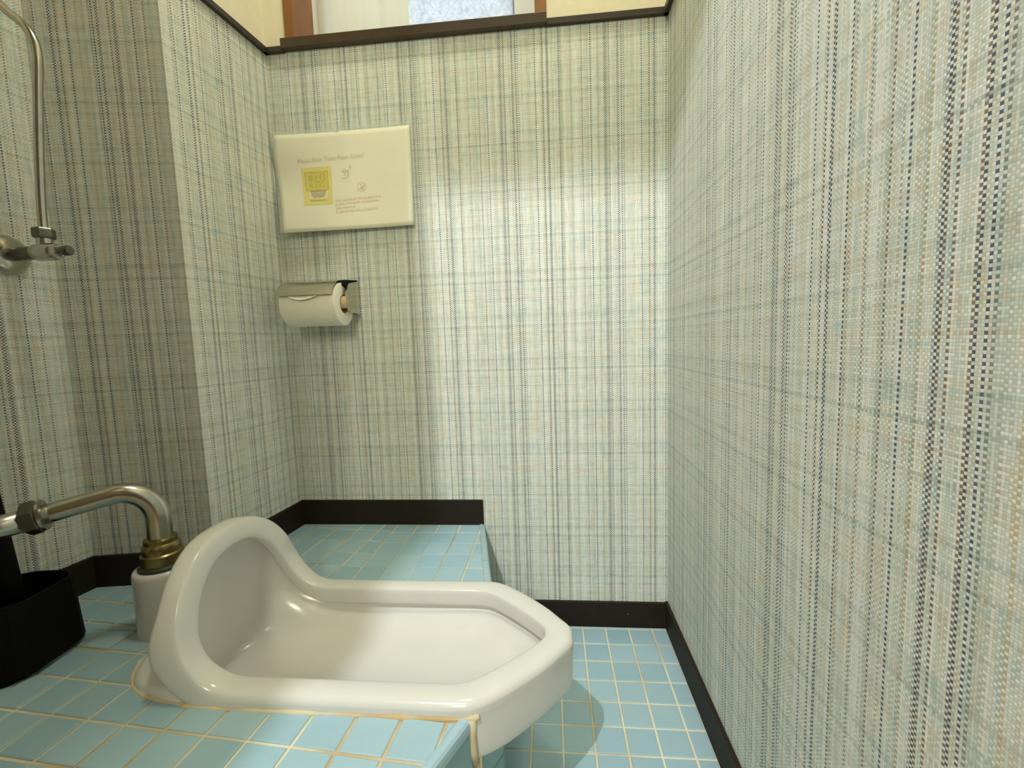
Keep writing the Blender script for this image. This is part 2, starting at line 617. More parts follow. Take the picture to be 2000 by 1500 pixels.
# window
win = struct(empty('window_1', (-0.5, 0.0, 1.262)))
parts = [
    box('sill', (-0.781, -0.014, 1.2555), (-0.2335, 0.1, 1.275), M_SILL, bevel=0.001),
    box('jamb', (-0.774, -0.006, 1.275), (-0.7535, 0.12, 1.86), M_JAMB, bevel=0.001),
    box('jamb', (-0.2565, -0.006, 1.275), (-0.234, 0.12, 1.86), M_JAMB, bevel=0.001),
    box('window_head', (-0.774, -0.006, 1.86), (-0.234, 0.12, 1.885), M_JAMB, bevel=0.001),
    box('stile', (-0.7535, 0.078, 1.275), (-0.737, 0.105, 1.86), M_ALU, bevel=0.001),
    box('gasket', (-0.737, 0.082, 1.275), (-0.7325, 0.10, 1.86), M_GASKET),
    box('stile', (-0.3015, 0.078, 1.275), (-0.2565, 0.105, 1.86), M_ALU, bevel=0.001),
    box('gasket', (-0.3035, 0.082, 1.275), (-0.3015, 0.10, 1.86), M_GASKET),
    box('bottom_rail', (-0.7325, 0.084, 1.264), (-0.3035, 0.105, 1.277), M_ALU, bevel=0.001),
    box('glass_pane', (-0.7325, 0.089, 1.275), (-0.3035, 0.093, 1.86), M_GLASS),
]
adopt(win, *parts)
# curtain covering the left part of the window
V, F = [], []
nx, nz = 40, 6
for j in range(nz + 1):
    z = 1.2765 + (1.85 - 1.2765) * j / nz
    for i in range(nx + 1):
        s = i / nx
        x = -0.7305 + 0.202 * s
        y = 0.060 + 0.006 * math.sin(s * 2 * math.pi * 2.1 + 0.4) * (0.6 + 0.4 * math.cos(s * 5)) + 0.003 * math.sin(s * 31)
        V.append((x, y, z))
for j in range(nz):
    for i in range(nx):
        a = j * (nx + 1) + i
        F.append((a, a + 1, a + nx + 2, a + nx + 1))
cur = mesh_obj('curtain', V, F, M_CLOTH, smooth=True)
tag(cur, 'cream cloth curtain hanging in the left part of the window', 'curtain')

# ------------------------------------------------------------------ floor and platform
APEX = (-0.311, -0.450)
EDGE_B = (-0.402, 0.0)
EDGE_F = (-0.580, -1.03)
YEND = YF


def clip(poly, a, b, keep_left=True):
    """clip polygon by the line a->b, keeping its left side"""
    out = []
    s = 1 if keep_left else -1
    def sd(p):
        return s * ((b[0] - a[0]) * (p[1] - a[1]) - (b[1] - a[1]) * (p[0] - a[0]))
    for i in range(len(poly)):
        p, q = poly[i], poly[(i + 1) % len(poly)]
        dp, dq = sd(p), sd(q)
        if dp >= 0:
            out.append(p)
        if (dp > 0 > dq) or (dp < 0 < dq):
            f = dp / (dp - dq)
            out.append((p[0] + (q[0] - p[0]) * f, p[1] + (q[1] - p[1]) * f))
    return out


def area(p):
    return 0.5 * sum(p[i][0] * p[(i + 1) % len(p)][1] - p[(i + 1) % len(p)][0] * p[i][1] for i in range(len(p)))


def inset(poly, d):
    n = len(poly)
    out = []
    for i in range(n):
        p0, p1, p2 = Vector(poly[i - 1]), Vector(poly[i]), Vector(poly[(i + 1) % n])
        d1, d2 = (p1 - p0), (p2 - p1)
        if d1.length < 1e-6 or d2.length < 1e-6:
            out.append(tuple(p1))
            continue
        d1.normalize(); d2.normalize()
        n1, n2 = Vector((-d1.y, d1.x)), Vector((-d2.y, d2.x))
        m = n1 + n2
        if m.length < 1e-6:
            out.append(tuple(p1)); continue
        m.normalize()
        out.append(tuple(p1 + m * d / max(0.5, m.dot(n1))))
    return out


def clean(poly):
    out = []
    for p in poly:
        if not out or math.hypot(p[0] - out[-1][0], p[1] - out[-1][1]) > 4e-4:
            out.append(p)
    if len(out) > 1 and math.hypot(out[0][0] - out[-1][0], out[0][1] - out[-1][1]) < 4e-4:
        out.pop()
    return out


def tile_geo(poly, z, h=0.0017, V=None, F=None):
    base = len(V)
    n = len(poly)
    ins = inset(poly, 0.0011)
    V += [(p[0], p[1], z - 0.003) for p in poly] + [(p[0], p[1], z + h - 0.0009) for p in poly] + [(p[0], p[1], z + h) for p in ins]
    for i in range(n):
        j = (i + 1) % n
        F.append((base + i, base + j, base + n + j, base + n + i))
        F.append((base + n + i, base + n + j, base + 2 * n + j, base + 2 * n + i))
    F.append(tuple(base + 2 * n + i for i in range(n)))


PITCH = 0.050
SHARED = {}


def add_tile(poly, z, parent, mat, full=False, rot=0.0):
    poly = clean(poly)
    if len(poly) < 3:
        return None
    if area(poly) < 0:
        poly = poly[::-1]
    if area(poly) < 6e-5:
        return None
    cx = sum(p[0] for p in poly) / len(poly)
    cy = sum(p[1] for p in poly) / len(poly)
    key = (full, mat.name, round(rot, 4))
    if full and key in SHARED:
        me = SHARED[key]
    else:
        V, F = [], []
        tile_geo([(p[0] - cx, p[1] - cy) for p in poly], 0, V=V, F=F)
        me = bpy.data.meshes.new('tile')
        me.from_pydata(V, [], F)
        me.materials.append(mat)
        if full:
            SHARED[key] = me
    o = bpy.data.objects.new('tile', me)
    o.location = (cx, cy, z + random.uniform(-0.0002, 0.0002))
    o.rotation_euler = (random.gauss(0, 0.003), random.gauss(0, 0.003), 0)
    COL.objects.link(o)
    if parent:
        o.parent = parent
    return o


def cell(ox, oy, i, j, rot, gap=0.0036, pitch=PITCH):
    """tile i to the right, j towards the camera from the grid's origin corner"""
    g = gap / 2
    c, s = math.cos(rot), math.sin(rot)
    out = []
    for u, v in ((i * pitch + g, -(j + 1) * pitch + g), ((i + 1) * pitch - g, -(j + 1) * pitch + g), ((i + 1) * pitch - g, -j * pitch - g), (i * pitch + g, -j * pitch - g)):
        out.append((ox + c * u - s * v, oy + s * u + c * v))
    return out


# lower floor
floor = struct(box('floor', (-0.65, YEND, -0.05), (0.0, 0.0, 0.0), M_GROUT))
for i in range(-6, 4):
    for j in range(-2, 14):
        p = cell(-0.1866, -0.0631, i, j, 0)
        q = clip(p, (-0.0072, 0), (-0.0072, 1))                 # right wall, left of the line up
        q = clip(q, (0, -0.0075), (-1, -0.0075)) if q else q     # back wall
        q = clip(q, (APEX[0] + .004, APEX[1]), (EDGE_B[0] + .004, EDGE_B[1]), False) if q and max(t[1] for t in q) > APEX[1] else q
        q = clip(q, (EDGE_F[0] + .004, EDGE_F[1]), (APEX[0] + .004, APEX[1]), False) if q and min(t[1] for t in q) < APEX[1] else q
        if not q or len(q) < 3:
            continue
        add_tile(q, 0.0, floor, M_TILE, full=abs(abs(area(q)) - abs(area(p))) < 1e-7)

# toilet plan outline (half widths about the centre line YC)
YC = -0.386
BASE = [(-0.2205, 0.0), (-0.2215, 0.013), (-0.2345, 0.032), (-0.2585, 0.063), (-0.300, 0.101), (-0.328, 0.1205), (-0.348, 0.1255), (-0.40, 0.126), (-0.46, 0.126), (-0.52, 0.126), (-0.58, 0.126), (-0.630, 0.1255), (-0.668, 0.1235), (-0.706, 0.118), (-0.738, 0.110), (-0.762, 0.097), (-0.777, 0.078), (-0.787, 0.050), (-0.791, 0.022), (-0.792, 0.0)]
HOLE = [(x + (0.005 if x < -0.6 else 0), -max(d - 0.005, 0) + YC) for x, d in BASE[5:]] + [(x + (0.005 if x < -0.6 else 0), max(d - 0.005, 0) + YC) for x, d in reversed(BASE[5:-1])]   # near side, round the front, far side


def line_x(a, b, y):
    return a[0] + (b[0] - a[0]) * (y - a[1]) / (b[1] - a[1])


yn, yf = HOLE[0][1], HOLE[-1][1]
outer = [(line_x(EDGE_F, APEX, yn), yn), (EDGE_F[0], EDGE_F[1]), (EDGE_F[0], YEND)] + [(LEFT[-1][0], YEND)] + [LEFT[k] for k in (5, 4, 3, 2, 1, 0)] + [EDGE_B, (line_x(APEX, EDGE_B, yf), yf)]
ring = [outer[0]] + outer[1:] + list(reversed(HOLE))
plat_top, plat_mid = HP, HP - 0.075
bm = bmesh.new()
vt = [bm.verts.new((p[0], p[1], plat_top)) for p in ring]
vb = [bm.verts.new((p[0], p[1], plat_mid)) for p in ring]
for i in range(len(ring)):
    j = (i + 1) % len(ring)
    bm.faces.new((vt[i], vt[j], vb[j], vb[i]))
es = [bm.edges.get((vt[i], vt[(i + 1) % len(ring)])) for i in range(len(ring))]
bmesh.ops.triangle_fill(bm, edges=es, use_beauty=True)
low_ring = [APEX, EDGE_F, (EDGE_F[0], YEND), (LEFT[-1][0], YEND)] + [LEFT[k] for k in (5, 4, 3, 2, 1, 0)] + [EDGE_B]
lt = [bm.verts.new((p[0], p[1], plat_mid)) for p in low_ring]
lb = [bm.verts.new((p[0], p[1], 0.0)) for p in low_ring]
for i in range(len(low_ring)):
    j = (i + 1) % len(low_ring)
    bm.faces.new((lt[i], lt[j], lb[j], lb[i]))
bmesh.ops.triangle_fill(bm, edges=[bm.edges.get((lt[i], lt[(i + 1) % len(lt)])) for i in range(len(lt))], use_beauty=True)
bmesh.ops.recalc_face_normals(bm, faces=bm.faces)
me = bpy.data.meshes.new('platform')
bm.to_mesh(me)
bm.free()
me.materials.append(M_GROUT_B)
plat = bpy.data.objects.new('platform', me)
COL.objects.link(plat)
struct(plat, 'raised tiled platform around the squat toilet')

HULL = [(x, YC - d) for x, d in BASE] + [(x, YC + d) for x, d in reversed(BASE[1:-1])]   # clockwise or not: fixed below
if area(HULL) < 0:
    HULL = HULL[::-1]


def cut_hull(poly, margin=-0.003):
    """keep what lies outside the convex toilet outline"""
    best, bi = None, None
    cx = sum(p[0] for p in poly) / len(poly)
    cy = sum(p[1] for p in poly) / len(poly)
    n = len(HULL)
    for i in range(n):
        a, b = HULL[i], HULL[(i + 1) % n]
        L = math.hypot(b[0] - a[0], b[1] - a[1])
        # right side of a ccw edge is outside
        s = -((b[0] - a[0]) * (cy - a[1]) - (b[1] - a[1]) * (cx - a[0])) / L
        if best is None or s > best:
            best, bi = s, i
    a, b = HULL[bi], HULL[(bi + 1) % n]
    L = math.hypot(b[0] - a[0], b[1] - a[1])
    nx, ny = (b[1] - a[1]) / L * margin, -(b[0] - a[0]) / L * margin
    return clip(poly, (a[0] + nx, a[1] + ny), (b[0] + nx, b[1] + ny), False)


def room_clip(q):
    # left wall polyline (ccw interior lies right of travel from back to front => keep left of reversed)
    out = [q]
    segs = [(LEFT[1], LEFT[0])]
    return q


EX = 0.0085   # the nosing takes this much at the edge


def edge_clip(q):
    if q and max(t[1] for t in q) > APEX[1] and sum(t[1] for t in q) / len(q) > APEX[1]:
        q = clip(q, (APEX[0] - EX, APEX[1]), (EDGE_B[0] - EX, EDGE_B[1]))
    elif q:
        q = clip(q, (EDGE_F[0] - EX, EDGE_F[1]), (APEX[0] - EX, APEX[1]))
    return q


SEAM_X = -0.60
FROT = -0.0767
FOX, FOY = -0.8669, -0.5265


def place(p, z, parent, region):
    q = p
    if region == 'back':
        q = clip(q, (SEAM_X, -1), (SEAM_X, 1), False)
        if q: q = clip(q, (-1, YC), (1, YC))
        if q: q = clip(q, (0, -0.0075), (-1, -0.0075))
    elif region == 'backleft':
        q = clip(q, (SEAM_X, -1), (SEAM_X, 1))
        if q: q = clip(q, (-1, YC), (1, YC))
        if q: q = clip(q, (0, -0.0075), (-1, -0.0075))
    elif region == 'front':
        q = clip(q, (-1, YC), (1, YC), False)
    if not q or len(q) < 3:
        return
    # left wall pieces
    cx = sum(t[0] for t in q) / len(q)
    cy = sum(t[1] for t in q) / len(q)
    def wclip(q, a, b):
        return clip(q, a, b) if q and len(q) > 2 else q
    o = 0.006
    if cy > -0.245:
        q = wclip(q, (LEFT[1][0] + o, LEFT[1][1]), (LEFT[0][0] + o, LEFT[0][1])) if False else clip(q, (LEFT[1][0] + o, LEFT[1][1]), (LEFT[0][0] + o, LEFT[0][1]), False)
    if q and len(q) > 2 and cx < LEFT[1][0]:
        q = clip(q, (LEFT[2][0], LEFT[2][1] - o), (LEFT[1][0], LEFT[1][1] - o), False)
    if q and len(q) > 2 and cx < -1.0:
        for a, b in ((LEFT[3], LEFT[2]), (LEFT[4], LEFT[3]), (LEFT[5], LEFT[4])):
            if q and len(q) > 2 and min(a[1], b[1]) - .03 < cy < max(a[1], b[1]) + .03:
                q = clip(q, (a[0] + o, a[1]), (b[0] + o, b[1]), False)
    if not q or len(q) < 3:
        return
    q = cut_hull(q)
    if not q or len(q) < 3:
        return
    q = edge_clip(q)
    if not q or len(q) < 3:
        return
    rot = 0.0 if region == 'back' else FROT
    add_tile(q, z, parent, M_TILE, full=abs(abs(area(q)) - abs(area(p))) < 1e-7, rot=rot)


for i in range(-8, 12):
    for j in range(-2, 9):
        place(cell(-0.4514, -0.0500, i, j, 0, pitch=0.0482), HP, plat, 'back')
for i in range(-7, 14):
    for j in range(-11, 4):
        p = cell(FOX, FOY, i, j, FROT, pitch=0.0503)
        place(p, HP, plat, 'front')
        place(p, HP, plat, 'backleft')

# riser tiles and the bullnose edging of the platform
def riser(a, b, out_n, zs):
    a, b = Vector((a[0], a[1], 0)), Vector((b[0], b[1], 0))
    L = (b - a).length
    d = (b - a).normalized()
    n = Vector((out_n[0], out_n[1], 0)).normalized()
    k = 0
    u = 0.0
    while u < L - 0.004:
        u2 = min(u + PITCH, L)
        for z0, z1 in zs:
            c = a + d * ((u + u2) / 2) + Vector((0, 0, (z0 + z1) / 2))
            hw, hh = (u2 - u) / 2 - 0.0012, (z1 - z0) / 2 - 0.0012
            V, F = [], []
            tile_geo([(-hw, -hh), (hw, -hh), (hw, hh), (-hw, hh)], 0, V=V, F=F)
            V = [d * v[0] + Vector((0, 0, v[1])) + n * v[2] for v in V]
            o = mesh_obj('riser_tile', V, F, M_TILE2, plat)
            fix_normals(o)
            o.location = c
        u = u2


ROWS = [(0.0, 0.036), (0.036, 0.086), (0.086, 0.136), (0.136, 0.174)]
dF = Vector((EDGE_F[0] - APEX[0], EDGE_F[1] - APEX[1])).normalized()
nF = (-dF.y, dF.x)
dB = Vector((EDGE_B[0] - APEX[0], EDGE_B[1] - APEX[1])).normalized()
nB = (dB.y, -dB.x)
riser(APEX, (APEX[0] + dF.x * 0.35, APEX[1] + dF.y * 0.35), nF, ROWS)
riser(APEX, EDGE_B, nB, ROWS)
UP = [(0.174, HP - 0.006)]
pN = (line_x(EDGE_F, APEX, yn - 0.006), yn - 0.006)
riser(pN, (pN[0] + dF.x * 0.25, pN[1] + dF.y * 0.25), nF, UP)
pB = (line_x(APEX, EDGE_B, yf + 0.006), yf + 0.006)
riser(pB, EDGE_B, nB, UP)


def nosing(a, b, n):
    """rounded edging tile between two plan points"""
    a, b = Vector((a[0], a[1], 0)), Vector((b[0], b[1], 0))
    n = Vector((n[0], n[1], 0)).normalized()
    prof = [(-EX + 0.001, -0.012), (-EX + 0.001, 0.0022), (-0.004, 0.0026), (0.0005, 0.0016), (0.003, -0.001), (0.0038, -0.005), (0.0036, -0.012)]
    V, F = [], []
    for p in (a, b):
        V += [p + n * q[0] + Vector((0, 0, HP + q[1])) for q in prof]
    m = len(prof)
    for k in range(m):
        k2 = (k + 1) % m
        F.append((k, k2, m + k2, m + k))
    F.append(tuple(range(m)))
    F.append(tuple(range(2 * m - 1, m - 1, -1)))
    return fix_normals(mesh_obj('edge_tile', V, F, M_TILE, plat, smooth=False))


def run_nosing(a, b, n, step=0.1):
    a, b = Vector(a), Vector(b)
    L = (b - a).length
    d = (b - a) / L
    u = 0
    while u < L - 0.01:
        u2 = min(u + step, L)
        nosing(a + d * (u + 0.0008), a + d * (u2 - 0.0008), n)
        u = u2


run_nosing(pN, EDGE_F, nF)
run_nosing(pB, EDGE_B, nB)

# ------------------------------------------------------------------ the squat toilet
toilet = empty('squat_toilet', (-0.5, YC, HP))
tag(toilet, 'white ceramic hooded squat toilet set into the blue tiled platform', 'toilet')
ZR = HP + 0.018
# half-path stations, rear tip -> top of the hood:
#  outer rim (x, d, z), inner rim (x, d, z), normal (x, d, z), flange depth, base (x, d), bowl floor (x, d, z)
ST = [
    ((-.2205, .000, ZR), (-.2590, .000, ZR), (0, 0, 1), .014, (-.2210, .000), (-.285, .000, HP - .030)),
    ((-.2220, .015, ZR), (-.2605, .010, ZR), (0, 0, 1), .014, (-.2225, .0147), (-.288, .006, HP - .030)),
    ((-.2350, .033, ZR), (-.2680, .0205, ZR), (0, 0, 1), .014, (-.2355, .0327), (-.294, .013, HP - .030)),
    ((-.2590, .063, ZR), (-.2880, .042, ZR), (0, 0, 1), .014, (-.2595, .0626), (-.310, .032, HP - .032)),
    ((-.3000, .1015, ZR), (-.3220, .0725, ZR), (0, 0, 1), .014, (-.3005, .1010), (-.338, .056, HP - .034)),
    ((-.3290, .1210, ZR), (-.3440, .0880, ZR), (0, 0, 1), .014, (-.3295, .1204), (-.355, .066, HP - .036)),
    ((-.3520, .1260, ZR), (-.3620, .0930, ZR), (0, 0, 1), .014, (-.3520, .1255), (-.372, .070, HP - .038)),
    ((-.4000, .1265, ZR), (-.4000, .0935, ZR), (0, 0, 1), .014, (-.4000, .1260), (-.405, .071, HP - .040)),
    ((-.4600, .1265, ZR), (-.4600, .0935, ZR), (0, 0, 1), .014, (-.4600, .1260), (-.460, .071, HP - .043)),
    ((-.5300, .1265, ZR), (-.5300, .0935, ZR), (0, 0, 1), .014, (-.5300, .1260), (-.530, .071, HP - .047)),
    ((-.5900, .1265, ZR), (-.5900, .0935, ZR), (0, 0, 1), .014, (-.5900, .1260), (-.590, .071, HP - .050)),
    ((-.6340, .1262, ZR + .003), (-.6270, .0935, ZR + .002), (.22, 0, 1), .024, (-.6480, .1255), (-.630, .071, HP - .050)),
    ((-.6600, .1252, ZR + .023), (-.6560, .0929, ZR + .018), (.80, -.03, .60), .046, (-.694, .1210), (-.662, .071, HP - .050)),
    ((-.6750, .1206, ZR + .0526), (-.6715, .0894, ZR + .0412), (.97, -.05, .22), .040, (-.726, .1140), (-.690, .069, HP - .050)),
    ((-.6810, .1091, ZR + .084), (-.6775, .0807, ZR + .0665), (1, -.05, .08), .030, (-.751, .1050), (-.708, .064, HP - .050)),
    ((-.6870, .0888, ZR + .1127), (-.6820, .0654, ZR + .0898), (1, 0, .10), .028, (-.769, .0890), (-.720, .052, HP - .050)),
    ((-.6910, .0614, ZR + .1330), (-.6855, .0449, ZR + .1065), (1, 0, .14), .029, (-.781, .0660), (-.727, .036, HP - .050)),
    ((-.6935, .0321, ZR + .1432), (-.6872, .0231, ZR + .1147), (1, 0, .18), .030, (-.789, .0350), (-.731, .018, HP - .050)),
    ((-.6940, .0000, ZR + .1460), (-.6875, .0000, ZR + .1170), (1, 0, .20), .030, (-.792, .0000), (-.732, .000, HP - .050)),
]
flat = [sum((list(x) if isinstance(x, tuple) else [x] for x in s), []) for s in ST]
NH = 73
half = catmull([tuple(f) for f in flat], NH)
# flatten overshoot on the centre line
loops = []
for idx, h in enumerate(half):
    u = idx / (NH - 1) * (len(ST) - 1)
    arch = min(1.0, max(0.0, (u - 10.6) / 1.6))
    arch = arch * arch * (3 - 2 * arch)
    end = idx in (0, NH - 1)
    O, I, N = Vector(h[0:3]), Vector(h[3:6]), Vector(h[6:9]).normalized()
    D = h[9]
    B, Fl = h[10:12], Vector(h[12:15])
    out = (O - I).normalized()
    N = (N - out * N.dot(out)).normalized()
    W = (O - I).length
    Bv = Vector((B[0], B[1], 0))
    # direction towards the body's middle in plan
    ctr = Vector((max(min(B[0], -0.30), -0.69), 0, 0))
    ind = (ctr - Bv)
    ind = ind.normalized() if ind.length > 1e-6 else Vector((1, 0, 0))
    zb = HP - 0.058
    L = []
    bt = 0.012
    P = Bv + ind * bt; P.z = zb; L.append(P)                               # 0 underside edge
    P = Bv + ind * 0.0045; P.z = zb + 0.003; L.append(P.copy())           # 1
    P = Bv + ind * 0.002; P.z = zb + 0.010; L.append(P.copy())             # 2
    P = Bv.copy(); P.z = HP - 0.004; L.append(P)                           # 3 tile level
    P3 = Bv.copy(); P3.z = HP - 0.001 + 0.011 * arch
    P4 = Bv + ind * (0.006 * arch); P4.z = HP + 0.0005 + 0.0135 * arch
    P5 = Bv + ind * (0.036 * arch); P5.z = HP + 0.0015 + 0.0145 * arch
    Nb = (N * (1 - arch) + Vector((1, 0, 0.05)) * arch).normalized()
    flange_in = O - Nb * (D + 0.001 * arch) - out * (0.010 * arch)
    if arch < 1:
        tgt = O - Nb * (D + 0.0012)
        flange_in = flange_in.lerp(tgt, 1 - arch)
    L += [P3, P4, P5]                                                       # 4,5,6
    for f, bl in ((0.3, 0.8), (0.65, 0.85)):                                # 7,8 dome
        P = P5.lerp(flange_in, f)
        dome = (P - Vector((-0.66, 0, HP + 0.03)))
        dome = dome.normalized() if dome.length > 1e-6 else Vector((0, 0, 1))
        P = P + dome * 0.016 * bl * arch
        L.append(P)
    L.append(flange_in)                                                     # 9
    if arch < 1:
        for q in range(4, 10):
            ln = L[3].lerp(O - N * D, (q - 3) / 7)
            L[q] = L[q] * arch + ln * (1 - arch)
    L.append(O - Nb * D)                                         # 10
    L.append(O - Nb * (D * 0.6) + out * 0.0006 * arch)   # 11
    L.append(O - Nb * (0.0075 - 0.003 * arch))                                                # 12
    L.append(O - out * (0.0024 - 0.001 * arch) - N * (0.0020 - 0.001 * arch))                                 # 13
    L.append(O - out * (0.0085 - 0.003 * arch) + N * 0.0006)                                 # 14
    L.append(O.lerp(I, 0.5) + N * 0.0014)                                   # 15
    L.append(I + out * 0.0055 + N * 0.0006)                                 # 16
    L.append(I + out * 0.0014 - N * 0.0012)                                 # 17
    L.append(I - N * 0.0045)                                                # 18
    lip = 0.028 * (1 - arch) + 0.020 * arch
    L.append(I + out * 0.001 - N * (lip - 0.003))                           # 19
    L.append(I + out * 0.003 - N * lip)                                     # 20
    U = I + out * 0.0095 - N * (lip + 0.0015)
    L.append(U)                                                             # 21
    fo = Vector((0, 1 if h[4] > 1e-4 else 0, 0)).lerp(Vector((out.x, out.y, 0)), 1 - arch)
    C1 = U - N * (0.020 + 0.016 * arch) + fo * 0.006 * (1 - arch)
    C2 = Fl + Vector((0, 0, 0.030 + 0.03 * arch)) + fo * (0.016 - 0.004 * arch)
    for f in (0.14, 0.32, 0.54, 0.78):                                      # 22..25 inner wall
        L.append(U * (1 - f) ** 3 + C1 * (3 * f * (1 - f) ** 2) + C2 * (3 * f * f * (1 - f)) + Fl * f ** 3)
    L.append(Fl)                                                            # 26
    L.append(Vector((Fl.x, Fl.y * 0.45, Fl.z - 0.003)))                     # 27
    if end:
        for p in L:
            p.y = 0.0
    loops.append(L)
K = len(loops[0])
for _ in range(25):                      # ease the inner wall where bowl turns into hood
    for k in range(22, K):
        old = [loops[i][k].copy() for i in range(NH)]
        for i in range(34, 64):
            loops[i][k] = old[i] * 0.5 + (old[i - 1] + old[i + 1]) * 0.25
V, F = [], []
vid = {}


def vert(side, i, k):
    p = loops[i][k]
    s = side
    if i in (0, NH - 1):
        s = 0
    key = (s, i, k)
    if key not in vid:
        vid[key] = len(V)
        V.append((p.x, YC + (side * max(p.y, 0) if s else 0), p.z))
    return vid[key]


for side in (-1, 1):
    for i in range(NH - 1):
        for k in range(K - 1):
            F.append((vert(side, i, k), vert(side, i + 1, k), vert(side, i + 1, k + 1), vert(side, i, k + 1)))
for k in (0, K - 1):
    for i in range(NH - 1):
        q = [vert(-1, i, k), vert(-1, i + 1, k), vert(1, i + 1, k), vert(1, i, k)]
        q = list(dict.fromkeys(q))
        if len(q) > 2:
            F.append(tuple(q))
body = mesh_obj('bowl', V, F, M_CERAMIC, smooth=True)
bm = bmesh.new()
bm.from_mesh(body.data)
bmesh.ops.remove_doubles(bm, verts=bm.verts, dist=1e-5)
bmesh.ops.recalc_face_normals(bm, faces=bm.faces)
bm.to_mesh(body.data)
bm.free()
for p in body.data.polygons:
    p.use_smooth = True
sub = body.modifiers.new('smooth', 'SUBSURF')
sub.levels = 1
sub.render_levels = 1
# inlet spud in front of the hood
SPX, SPY = -0.816, -0.371
spud = lathe('inlet_spud', [(0.039, -0.004), (0.0385, 0.003), (0.0375, 0.02), (0.0375, 0.086), (0.037, 0.092), (0.035, 0.0955), (0.0305, 0.096), (0.0285, 0.094), (0.0285, 0.081)], (SPX, SPY, HP), (0, 0, 1), M_CERAMIC, seg=40, sharp=60)
# seam of sealant where the ceramic meets the tiles
seam = [(x, YC - d - 0.0005, HP + 0.0008) for x, d in BASE[5:]] + [(x, YC + d, HP + 0.0015) for x, d in reversed(BASE[5:-1])]
sm = catmull(seam, 150)
rads = [0.0030 + 0.0012 * math.sin(i * 0.9) * math.sin(i * 0.37) + 0.0035 * math.exp(-((i - 62) / 5) ** 2) for i in range(150)]
grout1 = tube('sealant', sm, rads, M_GROUT_B, seg=8)
vs = [(pN[0] + 0.001, pN[1] - 0.001, HP + 0.001), (pN[0] + 0.001, pN[1] - 0.001, HP - 0.02), (pN[0] + 0.002, pN[1], HP - 0.04), (pN[0] + 0.003, pN[1] + 0.002, HP - 0.057)]
grout2 = tube('sealant', vs, [0.006, 0.005, 0.0048, 0.004], M_GROUT_B, seg=8)
adopt(toilet, body, spud, grout1, grout2)

# ------------------------------------------------------------------ flush pipe
fp = empty('flush_pipe', (SPX, SPY, HP + 0.089))
tag(fp, 'worn chrome flush pipe bending down into the front of the squat toilet', 'pipe')
pts = [(SPX, SPY, HP + 0.095)]
zt = 0.446
R0 = 0.042
hd = Vector((-0.0755, -0.058, -0.016)).normalized()
c0 = Vector((SPX, SPY, zt - R0))
pts = [Vector((SPX, SPY, 0.34)), Vector((SPX, SPY, 0.37))]
for k in range(0, 11):
    a = k / 10 * math.pi / 2
    pts.append(c0 + Vector((hd.x, hd.y, 0)) * R0 * (1 - math.cos(a)) + Vector((0, 0, 1)) * R0 * math.sin(a))
e = pts[-1].copy()
J = e + hd * 0.082
for k in range(1, 6):
    pts.append(e + hd * (0.078 * k / 5))
rd = [0.0158] * 3 + [0.0158 - 0.0024 * k / 10 for k in range(10)] + [0.0130] * 5
pipe = tube('pipe', pts, rd[:len(pts)], M_CHROME, seg=28)
pipe2 = tube('pipe', [J - hd * 0.004, J + hd * 0.05, J + hd * 0.16], 0.0148, M_CHROME, seg=28)
pipe2['label'] = 'thicker straight length of pipe running off to the left'
nut = lathe('union_nut', [(0.0195, -0.003), (0.0225, 0.0), (0.0225, 0.011), (0.0195, 0.014)], J - hd * 0.002, hd, M_DKMETAL, seg=6, sharp=20)
ringn = lathe('nut_collar', [(0.0150, -0.0065), (0.0205, -0.006), (0.0205, -0.003), (0.0150, -0.002)], J - hd * 0.002, hd, M_CHROME, seg=30)
coup = lathe('coupling', [(0.0165, 0.046), (0.0205, 0.044), (0.0205, 0.038), (0.0225, 0.036), (0.024, 0.030), (0.0235, 0.024), (0.026, 0.022), (0.0272, 0.014), (0.026, 0.008), (0.024, 0.0)], (SPX, SPY, HP + 0.094), (0, 0, 1), M_BRASS, seg=36)
gask = lathe('rubber_gasket', [(0.0285, -0.006), (0.0295, 0.0), (0.030, 0.006), (0.026, 0.009)], (SPX, SPY, HP + 0.093), (0, 0, 1), M_RUBBER, seg=32)
adopt(fp, pipe, pipe2, nut, ringn, coup, gask)

# ------------------------------------------------------------------ stop valve with its thin supply pipe
VY, VZ = -0.332, 0.794
WXV = -1.0565
sv = empty('stop_valve', (WXV, VY, VZ))
tag(sv, 'small chrome stop valve on the left wall with a thin pipe rising from it', 'valve')
ax = (1, -0.04, 0)
p_fl = lathe('wall_flange', [(0.030, 0), (0.0295, 0.004), (0.026, 0.010), (0.0165, 0.0145), (0.0125, 0.015)], (WXV, VY, VZ), ax, M_STEEL, seg=36, sharp=50)
p_st = lathe('stub', [(0.0098, 0.008), (0.0098, 0.062)], (WXV, VY, VZ), ax, M_DKMETAL, seg=24)
p_bd = lathe('valve_body', [(0.0105, 0.055), (0.0125, 0.060), (0.0130, 0.072), (0.0125, 0.086), (0.0100, 0.090)], (WXV, VY, VZ), ax, M_CHROME, seg=28)
p_gl = lathe('gland_nut', [(0.0085, 0.088), (0.0098, 0.089), (0.0098, 0.098), (0.0080, 0.100)], (WXV, VY, VZ), ax, M_STEEL, seg=6, sharp=20)
p_kn = lathe('spindle', [(0.0062, 0.098), (0.0062, 0.104), (0.0072, 0.105), (0.0072, 0.113), (0.0058, 0.115)], (WXV, VY, VZ), ax, M_DKMETAL, seg=16)
bx = WXV + 0.0735
p_nk = lathe('neck', [(0.0095, 0.004), (0.0095, 0.022)], (bx, VY - 0.003, VZ), (0, 0, 1), M_CHROME, seg=24)
